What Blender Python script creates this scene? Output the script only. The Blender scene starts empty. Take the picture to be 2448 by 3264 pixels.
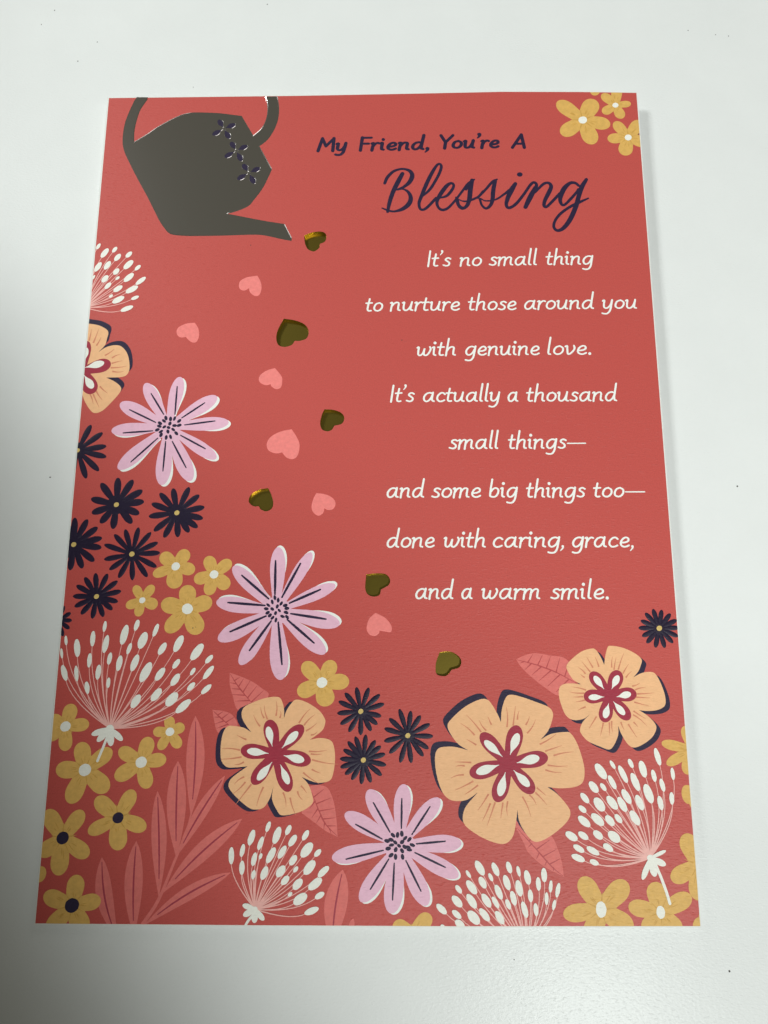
import bpy, math, random
from mathutils import Matrix, Vector
from mathutils.geometry import tessellate_polygon

random.seed(7)
S = bpy.context.scene
COL = S.collection
MM = 0.001

# ------------------------------------------------------------------ card placement (right edge of the cover stands a little open)
CARD = (Matrix.Translation((0, 0, 0.0010)) @ Matrix.Rotation(math.atan(0.9/183), 4, 'X')
        @ Matrix.Rotation(-math.atan(1.8/127), 4, 'Y'))

# ------------------------------------------------------------------ camera (pose relative to the card)
F = 2550.0
CW, CH = 2448.0, 3264.0
R3 = Matrix(((0.99990222, 0.00142327, 0.01391163),
             (0.00163355, 0.97610894, -0.21727555),
             (-0.01388851, 0.21727703, 0.97601117)))
C3 = Vector((69.1258501, 43.7869102, 165.539241))
cd = bpy.data.cameras.new('camera')
cd.sensor_fit = 'VERTICAL'; cd.sensor_height = 36.0; cd.lens = F/CH*36.0
cd.clip_start = 0.005; cd.clip_end = 20.0
cam = bpy.data.objects.new('camera', cd); COL.objects.link(cam)
cam.matrix_world = CARD @ Matrix.Translation(C3*MM) @ R3.to_4x4()
S.camera = cam

# ------------------------------------------------------------------ world and lamps
S.world = bpy.data.worlds.new('World'); S.world.use_nodes = True
bg = S.world.node_tree.nodes['Background']
bg.inputs[0].default_value = (0.087, 0.087, 0.070, 1); bg.inputs[1].default_value = 1.0

def spot(name, loc, aim, power, radius, angle, blend, color):
    l = bpy.data.lights.new(name, 'SPOT'); l.energy = power; l.shadow_soft_size = radius
    l.spot_size = math.radians(angle); l.spot_blend = blend; l.color = color
    o = bpy.data.objects.new(name, l); COL.objects.link(o); o.location = loc
    o.rotation_euler = (Vector(aim)-Vector(loc)).to_track_quat('-Z', 'Y').to_euler()
    return o
def lamp_group(name, loc, aim, power, spread, radius, angle, blend, color):
    """a lamp of five small bulbs, all aimed at one spot"""
    L, A = Vector(loc), Vector(aim); ax = (A-L).normalized(); u = ax.cross(Vector((0, 0, 1))).normalized(); w = ax.cross(u)
    for k in range(5):
        r = spread if k else 0.0; t = k*math.pi/2+0.4
        spot(name, L+u*r*math.cos(t)+w*r*math.sin(t), aim, power/5, radius, angle, blend, color)
lamp_group('far_left_bulb', (-0.436, 0.524, 0.528), (0.138, 0.367, 0), 13.1, 0.07, 0.025, 43.75, 0.10, (0.945, 1.0, 0.97))
lamp_group('near_right_bulb', (0.272, -0.2855, 0.708), (0.344, 0.189, 0), 19.6, 0.035, 0.02, 56.06, 0.33, (0.94, 1.0, 0.965))
def panel(name, loc, aim, w, h, power):  # unseen area light, added to put glints on the bevelled foil edges
    l = bpy.data.lights.new(name, 'AREA'); l.shape = 'RECTANGLE'; l.size = w; l.size_y = h; l.energy = power; l.color = (1.0, 1.0, 0.97)
    o = bpy.data.objects.new(name, l); COL.objects.link(o); o.location = loc
    o.rotation_euler = (Vector(aim)-Vector(loc)).to_track_quat('-Z', 'Y').to_euler()
panel('far_glint_panel', (-0.60, 1.51, 0.225), (0.03, 0.15, 0), 0.48, 0.20, 0.5)
panel('far_right_glint_panel', (0.805, 1.27, 0.64), (0.07, 0.14, 0), 0.58, 0.30, 0.75)
S.view_settings.view_transform = 'Standard'; S.view_settings.look = 'None'
S.view_settings.exposure = 0.0; S.view_settings.gamma = 1.0
S.view_settings.use_curve_mapping = False

# ------------------------------------------------------------------ materials
def lin(c):
    c /= 255.0
    return c/12.92 if c <= 0.04045 else ((c+0.055)/1.055)**2.4
PAPER = (222, 232, 226)
def alb(rgb):
    return tuple(min(0.93, lin(c)/lin(p)*0.84) for c, p in zip(rgb, PAPER))

def grain_bump(nt, bsdf, sx, sy, strength, dist, extra=None):
    N, L = nt.nodes, nt.links
    tc = N.new('ShaderNodeTexCoord'); mp = N.new('ShaderNodeMapping')
    mp.inputs['Scale'].default_value = (sx, sy, sx)
    nz = N.new('ShaderNodeTexNoise'); nz.inputs['Scale'].default_value = 1.0
    nz.inputs['Detail'].default_value = 3.0; nz.inputs['Roughness'].default_value = 0.6
    L.new(tc.outputs['Object'], mp.inputs[0]); L.new(mp.outputs[0], nz.inputs['Vector'])
    h = nz.outputs['Fac']
    if extra:                      # scattered raised fibres
        fx, fy, amt = extra
        m2 = N.new('ShaderNodeMapping'); m2.inputs['Scale'].default_value = (fx, fy, fx); m2.inputs['Rotation'].default_value = (0, 0, 0.05)
        n2 = N.new('ShaderNodeTexNoise'); n2.inputs['Scale'].default_value = 1.0; n2.inputs['Detail'].default_value = 1.5
        r2 = N.new('ShaderNodeMapRange'); r2.inputs['From Min'].default_value = 0.60; r2.inputs['From Max'].default_value = 0.74
        r2.inputs['To Max'].default_value = amt; r2.interpolation_type = 'SMOOTHSTEP'
        ad = N.new('ShaderNodeMath'); ad.operation = 'ADD'
        L.new(tc.outputs['Object'], m2.inputs[0]); L.new(m2.outputs[0], n2.inputs['Vector']); L.new(n2.outputs['Fac'], r2.inputs['Value'])
        L.new(h, ad.inputs[0]); L.new(r2.outputs[0], ad.inputs[1]); h = ad.outputs[0]
    b = N.new('ShaderNodeBump'); b.inputs['Strength'].default_value = strength
    b.inputs['Distance'].default_value = dist
    L.new(h, b.inputs['Height']); L.new(b.outputs[0], bsdf.inputs['Normal'])
    return tc, nz

def mottle(nt, bsdf, tc, col, scale, amount):
    N, L = nt.nodes, nt.links
    n2 = N.new('ShaderNodeTexNoise'); n2.inputs['Scale'].default_value = scale
    n2.inputs['Detail'].default_value = 4.0; n2.inputs['Roughness'].default_value = 0.65
    L.new(tc.outputs['Object'], n2.inputs['Vector'])
    cr = N.new('ShaderNodeValToRGB')
    a = [max(0, c*(1-amount)) for c in col]; b = [min(1, c*(1+amount)) for c in col]
    cr.color_ramp.elements[0].position = 0.3; cr.color_ramp.elements[1].position = 0.7
    cr.color_ramp.elements[0].color = (*a, 1); cr.color_ramp.elements[1].color = (*b, 1)
    L.new(n2.outputs['Fac'], cr.inputs[0]); L.new(cr.outputs[0], bsdf.inputs['Base Color'])

def new_mat(name):
    m = bpy.data.materials.new(name); m.use_nodes = True
    return m, m.node_tree, m.node_tree.nodes['Principled BSDF']

def ink(name, rgb, rough=0.52, amount=0.07, mscale=1500, bump=0.8, spec=0.28):
    m, nt, b = new_mat(name)
    b.inputs['Roughness'].default_value = rough
    b.inputs['Specular IOR Level'].default_value = spec
    tc, nz = grain_bump(nt, b, 900, 2300, bump*0.8, 0.00008, (700, 2600, 0.5))
    mottle(nt, b, tc, alb(rgb), mscale, amount)
    return m

M = {
 'red':    ink('coral_red_print', (187, 83, 75), 0.48, 0.10, 4200, 1.0),
 'navy':   ink('navy_ink', (40, 32, 58), 0.55, 0.15),
 'varnish': ink('raised_navy_varnish', (34, 27, 48), 0.48, 0.1, 1500, 0.7, 0.25),
 'cream':  ink('cream_ink', (255, 246, 232), 0.55, 0.02),
 'white':  ink('white_gouache_ink', (246, 240, 226), 0.55, 0.05, 2500),
 'mustard': ink('mustard_ink', (214, 176, 94), 0.52, 0.09, 900),
 'mustard_dark': ink('dark_mustard_brush_ink', (200, 160, 78), 0.52, 0.1, 1500),
 'pink':   ink('lilac_pink_ink', (226, 186, 203), 0.52, 0.05, 900),
 'peach':  ink('peach_ink', (244, 187, 136), 0.52, 0.05, 900),
 'peach_vein': ink('tan_vein_ink', (206, 134, 100), 0.52, 0.1),
 'maroon': ink('maroon_ink', (156, 46, 64), 0.52, 0.08),
 'leaf':   ink('salmon_leaf_ink', (214, 116, 107), 0.52, 0.08, 900),
 'leaf_vein': ink('dark_leaf_vein_ink', (178, 76, 74), 0.5, 0.08),
 'blade_vein': ink('wine_midrib_ink', (160, 62, 74), 0.5, 0.08),
 'stalk':  ink('pale_pink_stalk_ink', (240, 182, 170), 0.5, 0.06),
 'heart':  ink('pink_heart_ink', (236, 134, 126), 0.52, 0.08, 1200),
 'dot':    ink('pale_gold_dot_ink', (206, 184, 110), 0.5, 0.08),
}

def paper_mat(name, col, rough, bump, sx, sy, spec=0.3, extra=None):
    m, nt, b = new_mat(name)
    b.inputs['Specular IOR Level'].default_value = spec
    b.inputs['Roughness'].default_value = rough
    tc, nz = grain_bump(nt, b, sx, sy, bump, 0.00008, extra)
    mottle(nt, b, tc, col, 60, 0.015)
    return m
M['stock'] = paper_mat('white_card_stock', (0.84, 0.83, 0.80), 0.6, 0.2, 900, 900)
M['table'] = paper_mat('satin_white_paper', (0.84, 0.84, 0.84), 0.28, 0.5, 1300, 2300, 0.105, (1200, 2600, 0.45))

def foil(name, col, rough, bump):
    m, nt, b = new_mat(name)
    b.inputs['Metallic'].default_value = 1.0; b.inputs['Roughness'].default_value = rough
    b.inputs['Base Color'].default_value = (*col, 1)
    grain_bump(nt, b, 900, 1500, bump, 0.00002)
    return m
M['silver'] = foil('silver_foil', (0.88, 0.82, 0.80), 0.12, 0.1)
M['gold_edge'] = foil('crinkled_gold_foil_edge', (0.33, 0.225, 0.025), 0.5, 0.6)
M['gold'] = foil('gold_foil', (0.50, 0.375, 0.075), 0.26, 0.2)
m, nt, b = new_mat('dark_dust'); b.inputs['Base Color'].default_value = (0.03, 0.025, 0.02, 1); b.inputs['Roughness'].default_value = 0.9
nzd = nt.nodes.new('ShaderNodeTexNoise'); nzd.inputs['Scale'].default_value = 3000
rd = nt.nodes.new('ShaderNodeValToRGB'); rd.color_ramp.elements[0].color = (0.05, 0.045, 0.04, 1); rd.color_ramp.elements[1].color = (0.12, 0.11, 0.10, 1)
nt.links.new(nzd.outputs['Fac'], rd.inputs[0]); nt.links.new(rd.outputs[0], b.inputs['Base Color'])
M['dust'] = m

# ------------------------------------------------------------------ artwork helpers (all in card millimetres: x right, y up the card, z off the cover)
def art(x, y):
    """point of the digitised artwork -> millimetres on the cover"""
    d = R3 @ Vector(((x-CW/2)/F, -(y-CH/2)/F, -1.0))
    s = -C3.z/d.z
    return (C3.x+s*d.x, C3.y+s*d.y)

class Sheet:
    """one digitising window: its corner and its scale"""
    def __init__(self, x0, y0, s): self.x0, self.y0, self.s = x0, y0, s
    def __call__(self, x, y): return art(self.x0+x*self.s, self.y0+y*self.s)
q = 700/1659.0
A1 = Sheet(300, 250, q); A2 = Sheet(950, 250, q); A3 = Sheet(1600, 250, q)
A4 = Sheet(200, 750, q); A5 = Sheet(700, 750, q); A6 = Sheet(200, 1150, q)
A7 = Sheet(150, 1450, q); A8 = Sheet(100, 1900, q); A9 = Sheet(100, 2400, q)
A10 = Sheet(600, 1700, q); A11 = Sheet(650, 2100, q); A12 = Sheet(1300, 2000, q)
A13 = Sheet(650, 2450, 800/1659.0); A14 = Sheet(1300, 2400, 1000/1659.0)
A15 = Sheet(1600, 1900, 650/1659.0); A16 = Sheet(1950, 1900, 300/1659.0)
A17 = Sheet(800, 1270, 350/1659.0)
T1 = Sheet(1200, 500, 350/1659.0); T2 = Sheet(1500, 500, 400/1659.0)
PX = Sheet(0, 0, 1.0)

EDGE = [PX(*p) for p in ((108.4, 2947.3), (800, 2953), (1450, 2956.3), (2236.1, 2955.8),
                         (2031.2, 293.5), (1850, 290.8), (1600, 290.2), (1300, 296.5), (950, 303), (344.7, 310.3))]
def inset_poly(poly, d):
    n = len(poly); out = []
    for i in range(n):
        p, c, r = Vector(poly[i-1]), Vector(poly[i]), Vector(poly[(i+1) % n])
        a = (c-p); bb = (r-c)
        a = a.normalized() if a.length > 1e-9 else Vector((1, 0)); bb = bb.normalized() if bb.length > 1e-9 else a
        na = Vector((-a.y, a.x)); nb = Vector((-bb.y, bb.x)); nn = na+nb
        if nn.length < 1e-6: nn = na
        nn.normalize(); k = max(0.5, nn.dot(na))
        out.append(tuple(c+nn*(d/k)))
    return out
CLIP = inset_poly(EDGE, 0.22)          # the printed area stops just short of the trimmed white stock

def area(poly):
    return 0.5*sum(poly[i-1][0]*poly[i][1]-poly[i][0]*poly[i-1][1] for i in range(len(poly)))
def clip(face):
    out = face; n = len(CLIP)
    for i in range(n):
        ax, ay = CLIP[i]; bx, by = CLIP[(i+1) % n]
        def side(p): return (bx-ax)*(p[1]-ay)-(by-ay)*(p[0]-ax)
        src = out; out = []
        if not src: break
        sd = [side(p) for p in src]
        if min(sd) >= 0: out = src; continue
        for k in range(len(src)):
            p, r = src[k-1], src[k]; sp, sr = sd[k-1], sd[k]
            if (sp >= 0) != (sr >= 0):
                t = sp/(sp-sr); out.append(tuple(p[j]+(r[j]-p[j])*t for j in range(3)))
            if sr >= 0: out.append(r)
    return out

def curve(pts, closed=False, n=5):
    """smooth line through points; a third value 'c' keeps a point a corner"""
    P = [Vector(p[:2]) for p in pts]; cor = [len(p) > 2 and p[2] == 'c' for p in pts]
    N = len(P); out = []
    for i in range(N if closed else N-1):
        b, c = P[i], P[(i+1) % N]
        a = P[i-1] if (closed or i > 0) else b*2-c
        d = P[(i+2) % N] if (closed or i+2 < N) else c*2-b
        if cor[i]: a = b*1.0-(c-b)*0.5
        if cor[(i+1) % N]: d = c+(c-b)*0.5
        for k in range(n):
            t = k/n
            out.append(tuple(0.5*((2*b)+(c-a)*t+(2*a-5*b+4*c-d)*t*t+(3*b-a-3*c+d)*t*t*t)))
    if not closed: out.append(tuple(P[-1]))
    return out

class Ink:
    """collects polygons of one printed motif"""
    def __init__(self, z): self.v = []; self.f = []; self.mi = []; self.mats = []; self.z = z; self.k = 0; self.smooth = []
    def slot(self, m):
        if m not in self.mats: self.mats.append(m)
        return self.mats.index(m)
    def face(self, pts, m, smooth=False, doclip=True):
        if doclip: pts = clip(pts)
        if len(pts) < 3: return
        b = len(self.v); self.v += pts; self.f.append(tuple(range(b, b+len(pts)))); self.mi.append(self.slot(m)); self.smooth.append(smooth)
    def lift(self): self.k += 1; return self.z*0.45+self.k*0.0002
    def poly(self, pts, m, dz=0.0):
        z = self.lift()+dz
        if area(pts) < 0: pts = pts[::-1]
        pts = [(p[0], p[1], z) for p in pts]
        self.face(pts, m)
    def ribbon(self, pts, widths, m, cap=True):
        """variable width stroke; climbs a hair so that its loops never share a plane"""
        z = self.lift(); n = len(pts); L = []; R = []
        for i in range(n):
            a = Vector(pts[max(0, i-1)]); c = Vector(pts[min(n-1, i+1)]); d = c-a
            if d.length < 1e-9: d = Vector((1, 0))
            d.normalize(); nn = Vector((-d.y, d.x))*(widths[i]/2); p = Vector(pts[i])
            L.append(p+nn); R.append(p-nn)
            if i in (0, n-1): end = (p, d)
        for i in range(n-1):
            z0 = z+i*0.00006; z1 = z+(i+1)*0.00006
            self.face([(R[i].x, R[i].y, z0), (R[i+1].x, R[i+1].y, z1), (L[i+1].x, L[i+1].y, z1), (L[i].x, L[i].y, z0)], m)
        self.k += int(n*0.00006/0.0002)+1
        if cap:
            for i, sgn in ((0, -1), (n-1, 1)):
                a = Vector(pts[max(0, i-1)]); c = Vector(pts[min(n-1, i+1)]); d = (c-a)
                if d.length < 1e-9: continue
                ang = math.atan2(d.y, d.x)+(0 if sgn > 0 else math.pi); r = widths[i]/2
                zz = z+i*0.00006
                self.face([(pts[i][0]+r*math.cos(ang+t*math.pi/6)*1.0, pts[i][1]+r*math.sin(ang+t*math.pi/6), zz) for t in range(-3, 4)], m)
    def build(self, name, parent, label=None):
        me = bpy.data.meshes.new(name)
        me.from_pydata([(x*MM, y*MM, z*MM) for x, y, z in self.v], [], self.f)
        for m in self.mats: me.materials.append(M[m])
        me.polygons.foreach_set('material_index', self.mi); me.polygons.foreach_set('use_smooth', self.smooth)
        me.update()
        o = bpy.data.objects.new(name, me); COL.objects.link(o); o.parent = parent
        if label: o['label'] = label
        return o

def petal(base, tip, w, peak=0.68, root=0.25, n=9):
    """outline of a round-tipped petal, w = full width"""
    b, t = Vector(base), Vector(tip); ax = t-b; L = ax.length; ax.normalize(); nn = Vector((-ax.y, ax.x))
    up = []
    for i in range(n+1):
        s = peak*i/n; k = i/n; k = k*k*(3-2*k)
        up.append((s, w/2*(root+(1-root)*k)))
    for i in range(1, n+1):
        th = math.pi/2*i/n; up.append((peak+(1-peak)*math.sin(th), w/2*math.cos(th)))
    left = [b+ax*L*s+nn*h for s, h in up]; right = [b+ax*L*s-nn*h for s, h in up[:-1]]
    return [tuple(p) for p in left+right[::-1]]
def oval(c, length, width, ang, n=16):
    ca, sa = math.cos(ang), math.sin(ang)
    return [(c[0]+ca*length/2*math.cos(t)-sa*width/2*math.sin(t), c[1]+sa*length/2*math.cos(t)+ca*width/2*math.sin(t))
            for t in (2*math.pi*i/n for i in range(n))]
def dome_petal(I, base, tip, w, h, m, peak=0.7, root=0.5):
    b, t = Vector(base), Vector(tip); ax = t-b; L = ax.length; ax.normalize(); nn = Vector((-ax.y, ax.x)); z0 = I.lift()
    rows = []
    for i in range(13):
        if i <= 7: s = peak*i/7; k = i/7; hw = w/2*(root+(1-root)*k*k*(3-2*k)); hh = h
        else:
            th = math.pi/2*(i-7)/5; s = peak+(1-peak)*math.sin(th); hw = max(0.004, w/2*math.cos(th)); hh = h*max(0.05, math.cos(th))**0.7
        p = b+ax*L*s
        rows.append([(p.x+nn.x*hw*u, p.y+nn.y*hw*u, z0+hh*(1-abs(u)**2.6)) for u in (-1, -.75, -.4, 0, .4, .75, 1)])
    for i in range(12):
        for j in range(6):
            I.face([rows[i][j+1], rows[i][j], rows[i+1][j], rows[i+1][j+1]][::-1] if False else [rows[i][j], rows[i+1][j], rows[i+1][j+1], rows[i][j+1]], m, True)

def empty(name, mat):
    o = bpy.data.objects.new(name, None); COL.objects.link(o); o.matrix_world = mat; o.empty_display_size = 0.01
    return o

# ------------------------------------------------------------------ setting: the satin white paper the card lies on
me = bpy.data.meshes.new('tabletop')
n = 24; sz = 1.2
vs = [(-sz/2+0.07+sz*i/n, -sz/2+0.09+sz*j/n, 0) for j in range(n+1) for i in range(n+1)]
fs = [(j*(n+1)+i, j*(n+1)+i+1, (j+1)*(n+1)+i+1, (j+1)*(n+1)+i) for j in range(n) for i in range(n)]
me.from_pydata(vs, [], fs); me.materials.append(M['table'])
tb = bpy.data.objects.new('tabletop', me); COL.objects.link(tb)
tb['kind'] = 'structure'; tb['label'] = 'satin white paper surface under the greeting card'

# ------------------------------------------------------------------ the card
card = empty('greeting_card', CARD)
card['label'] = 'coral red greeting card with flowers, watering can and verse, lying on white paper'
card['category'] = 'greeting card'

# heart-shaped die cuts in the cover, lined with gold foil
def H(sheet, pts): return [(*sheet(p[0], p[1]), 'c') if len(p) > 2 else sheet(*p) for p in pts]
c = 'c'
GOLD = [
 H(A2, [(47, 1187, c), (110, 1162), (180, 1158), (213, 1182), (205, 1230), (165, 1250, c), (160, 1280), (120, 1307), (75, 1290), (52, 1245)]),
 H(A5, [(485, 630, c), (570, 643), (640, 672), (672, 720), (660, 775), (610, 797), (568, 797, c), (545, 828), (495, 843), (445, 830), (428, 780), (440, 715)]),
 H(A17, [(1110, 165, c), (1240, 172), (1360, 215), (1410, 290), (1375, 380), (1260, 412, c), (1220, 475), (1150, 497), (1070, 465), (1045, 370), (1070, 250)]),
 H(A6, [(1552, 962, c), (1575, 1010), (1590, 1070), (1580, 1115), (1540, 1137), (1500, 1125), (1478, 1098, c), (1440, 1098), (1405, 1065), (1420, 1015), (1480, 975)]),
 H(A10, [(1345, 310, c), (1420, 302), (1490, 308), (1523, 345), (1515, 390), (1455, 425, c), (1445, 465), (1400, 478), (1355, 460), (1337, 410)]),
 H(A12, [(240, 187, c), (310, 180), (370, 205), (403, 250), (390, 300), (330, 320, c), (305, 355), (270, 368), (215, 350), (212, 270)]),
]
GOLD = [curve(h, True, 4) for h in GOLD]
GOLD = [h if area(h) > 0 else h[::-1] for h in GOLD]

def holed(I, outer, holes, z, m, up=True):
    loops = [[Vector((x, y, 0)) for x, y in outer]]+[[Vector((x, y, 0)) for x, y in h[::-1]] for h in holes]
    flat = [p for l in loops for p in l]
    for t in tessellate_polygon(loops):
        pts = [(flat[i].x, flat[i].y, z) for i in t]
        if (area(pts) > 0) != up: pts = pts[::-1]
        I.face(pts, m, False, False)

# white stock of the cover
TH = 0.35
I = Ink(0)
holed(I, EDGE, GOLD, 0.0, 'stock'); holed(I, EDGE, GOLD, -TH, 'stock', False)
for i in range(len(EDGE)):
    a, b2 = EDGE[i-1], EDGE[i]
    I.face([(*a, -TH), (*b2, -TH), (*b2, 0), (*a, 0)], 'stock', False, False)
cover = I.build('front_cover', card)
I = Ink(0); holed(I, CLIP, GOLD, 0.006, 'red')
I.build('red_print', cover)
# folded back half, flat on the table, and the fold between
def on_table(o): o.matrix_parent_inverse = CARD.inverted()
def world_mm(p, z): return tuple(v/MM for v in (CARD @ Vector((p[0]*MM, p[1]*MM, z*MM))))
I = Ink(0); W0 = 0.15
bp = [world_mm(p, 0)[:2] for p in inset_poly(EDGE, 0.3)]
for z, r in ((W0+0.3, 1), (W0, -1)):
    I.face([(x, y, z) for x, y in bp][::r], 'stock', False, False)
for i in range(len(bp)):
    a, b2 = bp[i-1], bp[i]; I.face([(*a, W0), (*b2, W0), (*b2, W0+0.3), (*a, W0+0.3)], 'stock', False, False)
on_table(I.build('back_panel', card))
I = Ink(0); NB, NT = Vector(EDGE[0]), Vector(EDGE[-1])
rows = []
for k in range(9):
    u = k/8; p = NB.lerp(NT, u); top = Vector(world_mm(p, 0)); zt = top.z; zb = W0
    rows.append([(top.x+0.02-0.42*(zt-zb)*0.5*math.sin(math.pi*t/10), top.y, (zt-0.01+zb)/2+(zt-0.01-zb)/2*math.cos(math.pi*t/10)) for t in range(11)])
for k in range(8):
    for t in range(10):
        I.face([rows[k][t], rows[k+1][t], rows[k+1][t+1], rows[k][t+1]], 'stock', True, False)
on_table(I.build('fold', card))

# gold lined hearts
for h in GOLD:
    I = Ink(0); lo = inset_poly(h, 0.12); D = -0.95; n = len(h)
    for i in range(n):
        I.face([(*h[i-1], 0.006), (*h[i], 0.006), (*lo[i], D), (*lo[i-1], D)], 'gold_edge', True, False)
    holed(I, lo, [], D, 'gold')
    I.build('foil_heart', card, 'gold foil heart sunk into the cover')

# silver watering can: raised foil with bevelled rim and three cut-out blossoms
CAN = H(A1, [(318, 138, c), (270, 240), (235, 330), (218, 420), (216, 500), (235, 570), (268, 640), (300, 705), (345, 790), (400, 890), (450, 990), (490, 1070),
  (530, 1130), (560, 1165), (600, 1182), (700, 1190), (850, 1190), (1000, 1187), (1150, 1182), (1250, 1182), (1330, 1195), (1420, 1215), (1492, 1228, c),
  (1494, 1205, c), (1440, 1100, c), (1300, 1078), (1150, 1050), (1010, 1022, c), (1080, 1003), (1165, 965), (1210, 915), (1280, 820), (1345, 685, c), (1250, 512, c),
  (1310, 465), (1360, 390), (1390, 310), (1398, 230), (1392, 170), (1384, 133, c), (1290, 134, c), (1306, 190), (1308, 260), (1290, 330), (1255, 385), (1202, 430, c),
  (1115, 283, c), (1050, 275), (950, 263), (850, 258), (750, 257), (680, 268), (600, 300), (480, 365), (400, 420), (303, 478, c), (305, 400), (325, 310), (355, 230), (420, 139, c)])
CAN = curve(CAN, True, 4)
if area(CAN) < 0: CAN = CAN[::-1]
CUTS = []
for ctr, ends in (((980, 380), [(940, 313), (1067, 346), (894, 428), (1024, 455)]),
                  ((1073, 546), [(1033, 480), (1158, 508), (986, 596), (1116, 625)]),
                  ((1168, 713), [(1124, 647), (1253, 676), (1082, 764), (1212, 795)])):
    g = []
    for e in ends:
        b0 = (ctr[0]+(e[0]-ctr[0])*0.14, ctr[1]+(e[1]-ctr[1])*0.14)
        o = petal(A1(*b0), A1(*e), 17.0/13.3, 0.55, 0.05, 5)
        g.append(o if area(o) > 0 else o[::-1])
    CUTS.append(g)
I = Ink(0); top = inset_poly(CAN, 0.20); Z0, Z1 = 0.009, 0.093; n = len(CAN)
for i in range(n):
    I.face([(*CAN[i-1], Z0), (*CAN[i], Z0), (*top[i], Z1), (*top[i-1], Z1)], 'silver')
allc = [o for g in CUTS for o in g]
wide = [inset_poly(o, -0.15) for o in allc]
holed(I, top, wide, Z1, 'silver')
for o, w in zip(allc, wide):
    for i in range(len(o)):
        I.face([(*w[i-1], Z1), (*w[i], Z1), (*o[i], 0.030), (*o[i-1], 0.030)], 'silver', False, False)
can = I.build('watering_can_picture', card, 'silver foil watering can tipped to pour hearts')
for g in CUTS:
    I = Ink(0.052)
    for o in g: I.poly(inset_poly(o, -0.012), 'navy')
    I.build('cutout_blossom', can, 'navy four-petal blossom on the foil can')

# printed pink hearts
for h in (H(A4, [(1470, 305, c), (1495, 350), (1502, 400), (1485, 450), (1450, 458), (1415, 430), (1408, 400, c), (1370, 418), (1335, 400), (1338, 350), (1390, 318)]),
          H(A4, [(998, 660, c), (1025, 705), (1030, 760), (1010, 805), (975, 808), (940, 780), (932, 768, c), (890, 772), (862, 745), (870, 700), (930, 668)]),
          H(A5, [(418, 1003, c), (450, 1040), (473, 1080), (465, 1145), (430, 1162), (395, 1145), (385, 1125, c), (345, 1132), (300, 1105), (305, 1060), (360, 1020)]),
          H(A17, [(615, 465, c), (690, 580), (735, 700), (710, 850), (640, 915), (540, 895), (470, 815, c), (380, 830), (270, 790), (238, 690), (300, 580), (450, 500)]),
          H(A17, [(990, 1430, c), (1130, 1450), (1240, 1510), (1278, 1590), (1240, 1670), (1160, 1685), (1110, 1660, c), (1090, 1730), (1020, 1772), (940, 1720), (915, 1630), (945, 1510)]),
          H(A10, [(1415, 600, c), (1365, 648), (1347, 720), (1370, 765), (1410, 775), (1440, 755), (1445, 735, c), (1490, 742), (1530, 745), (1535, 700), (1490, 640)])):
    I = Ink(0.0); o = curve(h, True, 4); o = o if area(o) > 0 else o[::-1]; t = inset_poly(o, 0.16)
    for i in range(len(o)): I.face([(*o[i-1], 0.008), (*o[i], 0.008), (*t[i], 0.055), (*t[i-1], 0.055)], 'heart', True)
    I.face([(*p, 0.055) for p in t], 'heart')
    I.build('printed_heart', card, 'pink printed heart, slightly raised')

# ------------------------------------------------------------------ leaves
def leaf(sheet, outline, mid, ribs):
    I = Ink(0.03); I.poly(curve(H(sheet, outline), True, 5), 'leaf')
    o = I.build('veined_leaf', card)
    I = Ink(0.05)
    P = curve(H(sheet, mid), False, 5); I.ribbon(P, [0.28*(1-0.7*abs(2*i/(len(P)-1)-1)) for i in range(len(P))], 'leaf_vein')
    for r in ribs:
        P = curve(H(sheet, r), False, 4); I.ribbon(P, [0.26*(1-0.75*i/(len(P)-1)) for i in range(len(P))], 'leaf_vein')
    I.build('leaf_vein', o)
leaf(A11, [(195, 105, c), (270, 130), (370, 175), (440, 225), (490, 270), (430, 360), (330, 420), (250, 380), (220, 290), (195, 190)],
     [(200, 115), (250, 195), (300, 260), (360, 330)],
     [[(230, 165), (270, 140)], [(262, 210), (300, 150)], [(295, 252), (350, 165)], [(330, 295), (400, 205)], [(360, 325), (450, 240)],
      [(245, 190), (200, 180)], [(275, 230), (210, 225)], [(310, 275), (215, 270)], [(345, 315), (235, 320)]])
leaf(A11, [(65, 385, c), (150, 395), (215, 425), (255, 500), (200, 560), (110, 560), (80, 480)],
     [(70, 392), (125, 445), (190, 500)], [[(105, 425), (145, 398)], [(135, 452), (190, 410)], [(165, 480), (230, 440)], [(120, 440), (80, 440)], [(150, 470), (85, 490)], [(180, 495), (98, 525)]])
leaf(A11, [(800, 965), (920, 965), (975, 1060), (1000, 1200), (1010, 1345, c), (920, 1300), (840, 1240), (760, 1180), (740, 1155), (780, 1060)],
     [(815, 1010), (870, 1150), (920, 1250), (1003, 1335)],
     [[(830, 1045), (905, 985)], [(850, 1095), (960, 1050)], [(872, 1150), (985, 1130)], [(900, 1210), (995, 1200)], [(935, 1262), (1000, 1262)],
      [(840, 1075), (800, 1130)], [(862, 1130), (815, 1200)], [(885, 1180), (850, 1240)], [(912, 1235), (905, 1290)], [(950, 1285), (960, 1318)]])
leaf(A15, [(115, 515, c), (190, 480), (280, 465), (400, 485), (500, 500), (560, 560), (600, 690), (540, 760), (460, 810), (350, 745), (230, 650), (150, 570)],
     [(122, 518), (280, 560), (440, 620), (600, 705)],
     [[(210, 540), (250, 475)], [(290, 563), (330, 478)], [(360, 588), (395, 490)], [(440, 620), (470, 505)], [(510, 655), (540, 560)],
      [(180, 532), (150, 545)], [(240, 548), (185, 600)], [(320, 575), (245, 640)], [(400, 605), (300, 690)], [(470, 640), (370, 735)], [(540, 680), (440, 780)]])
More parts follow.
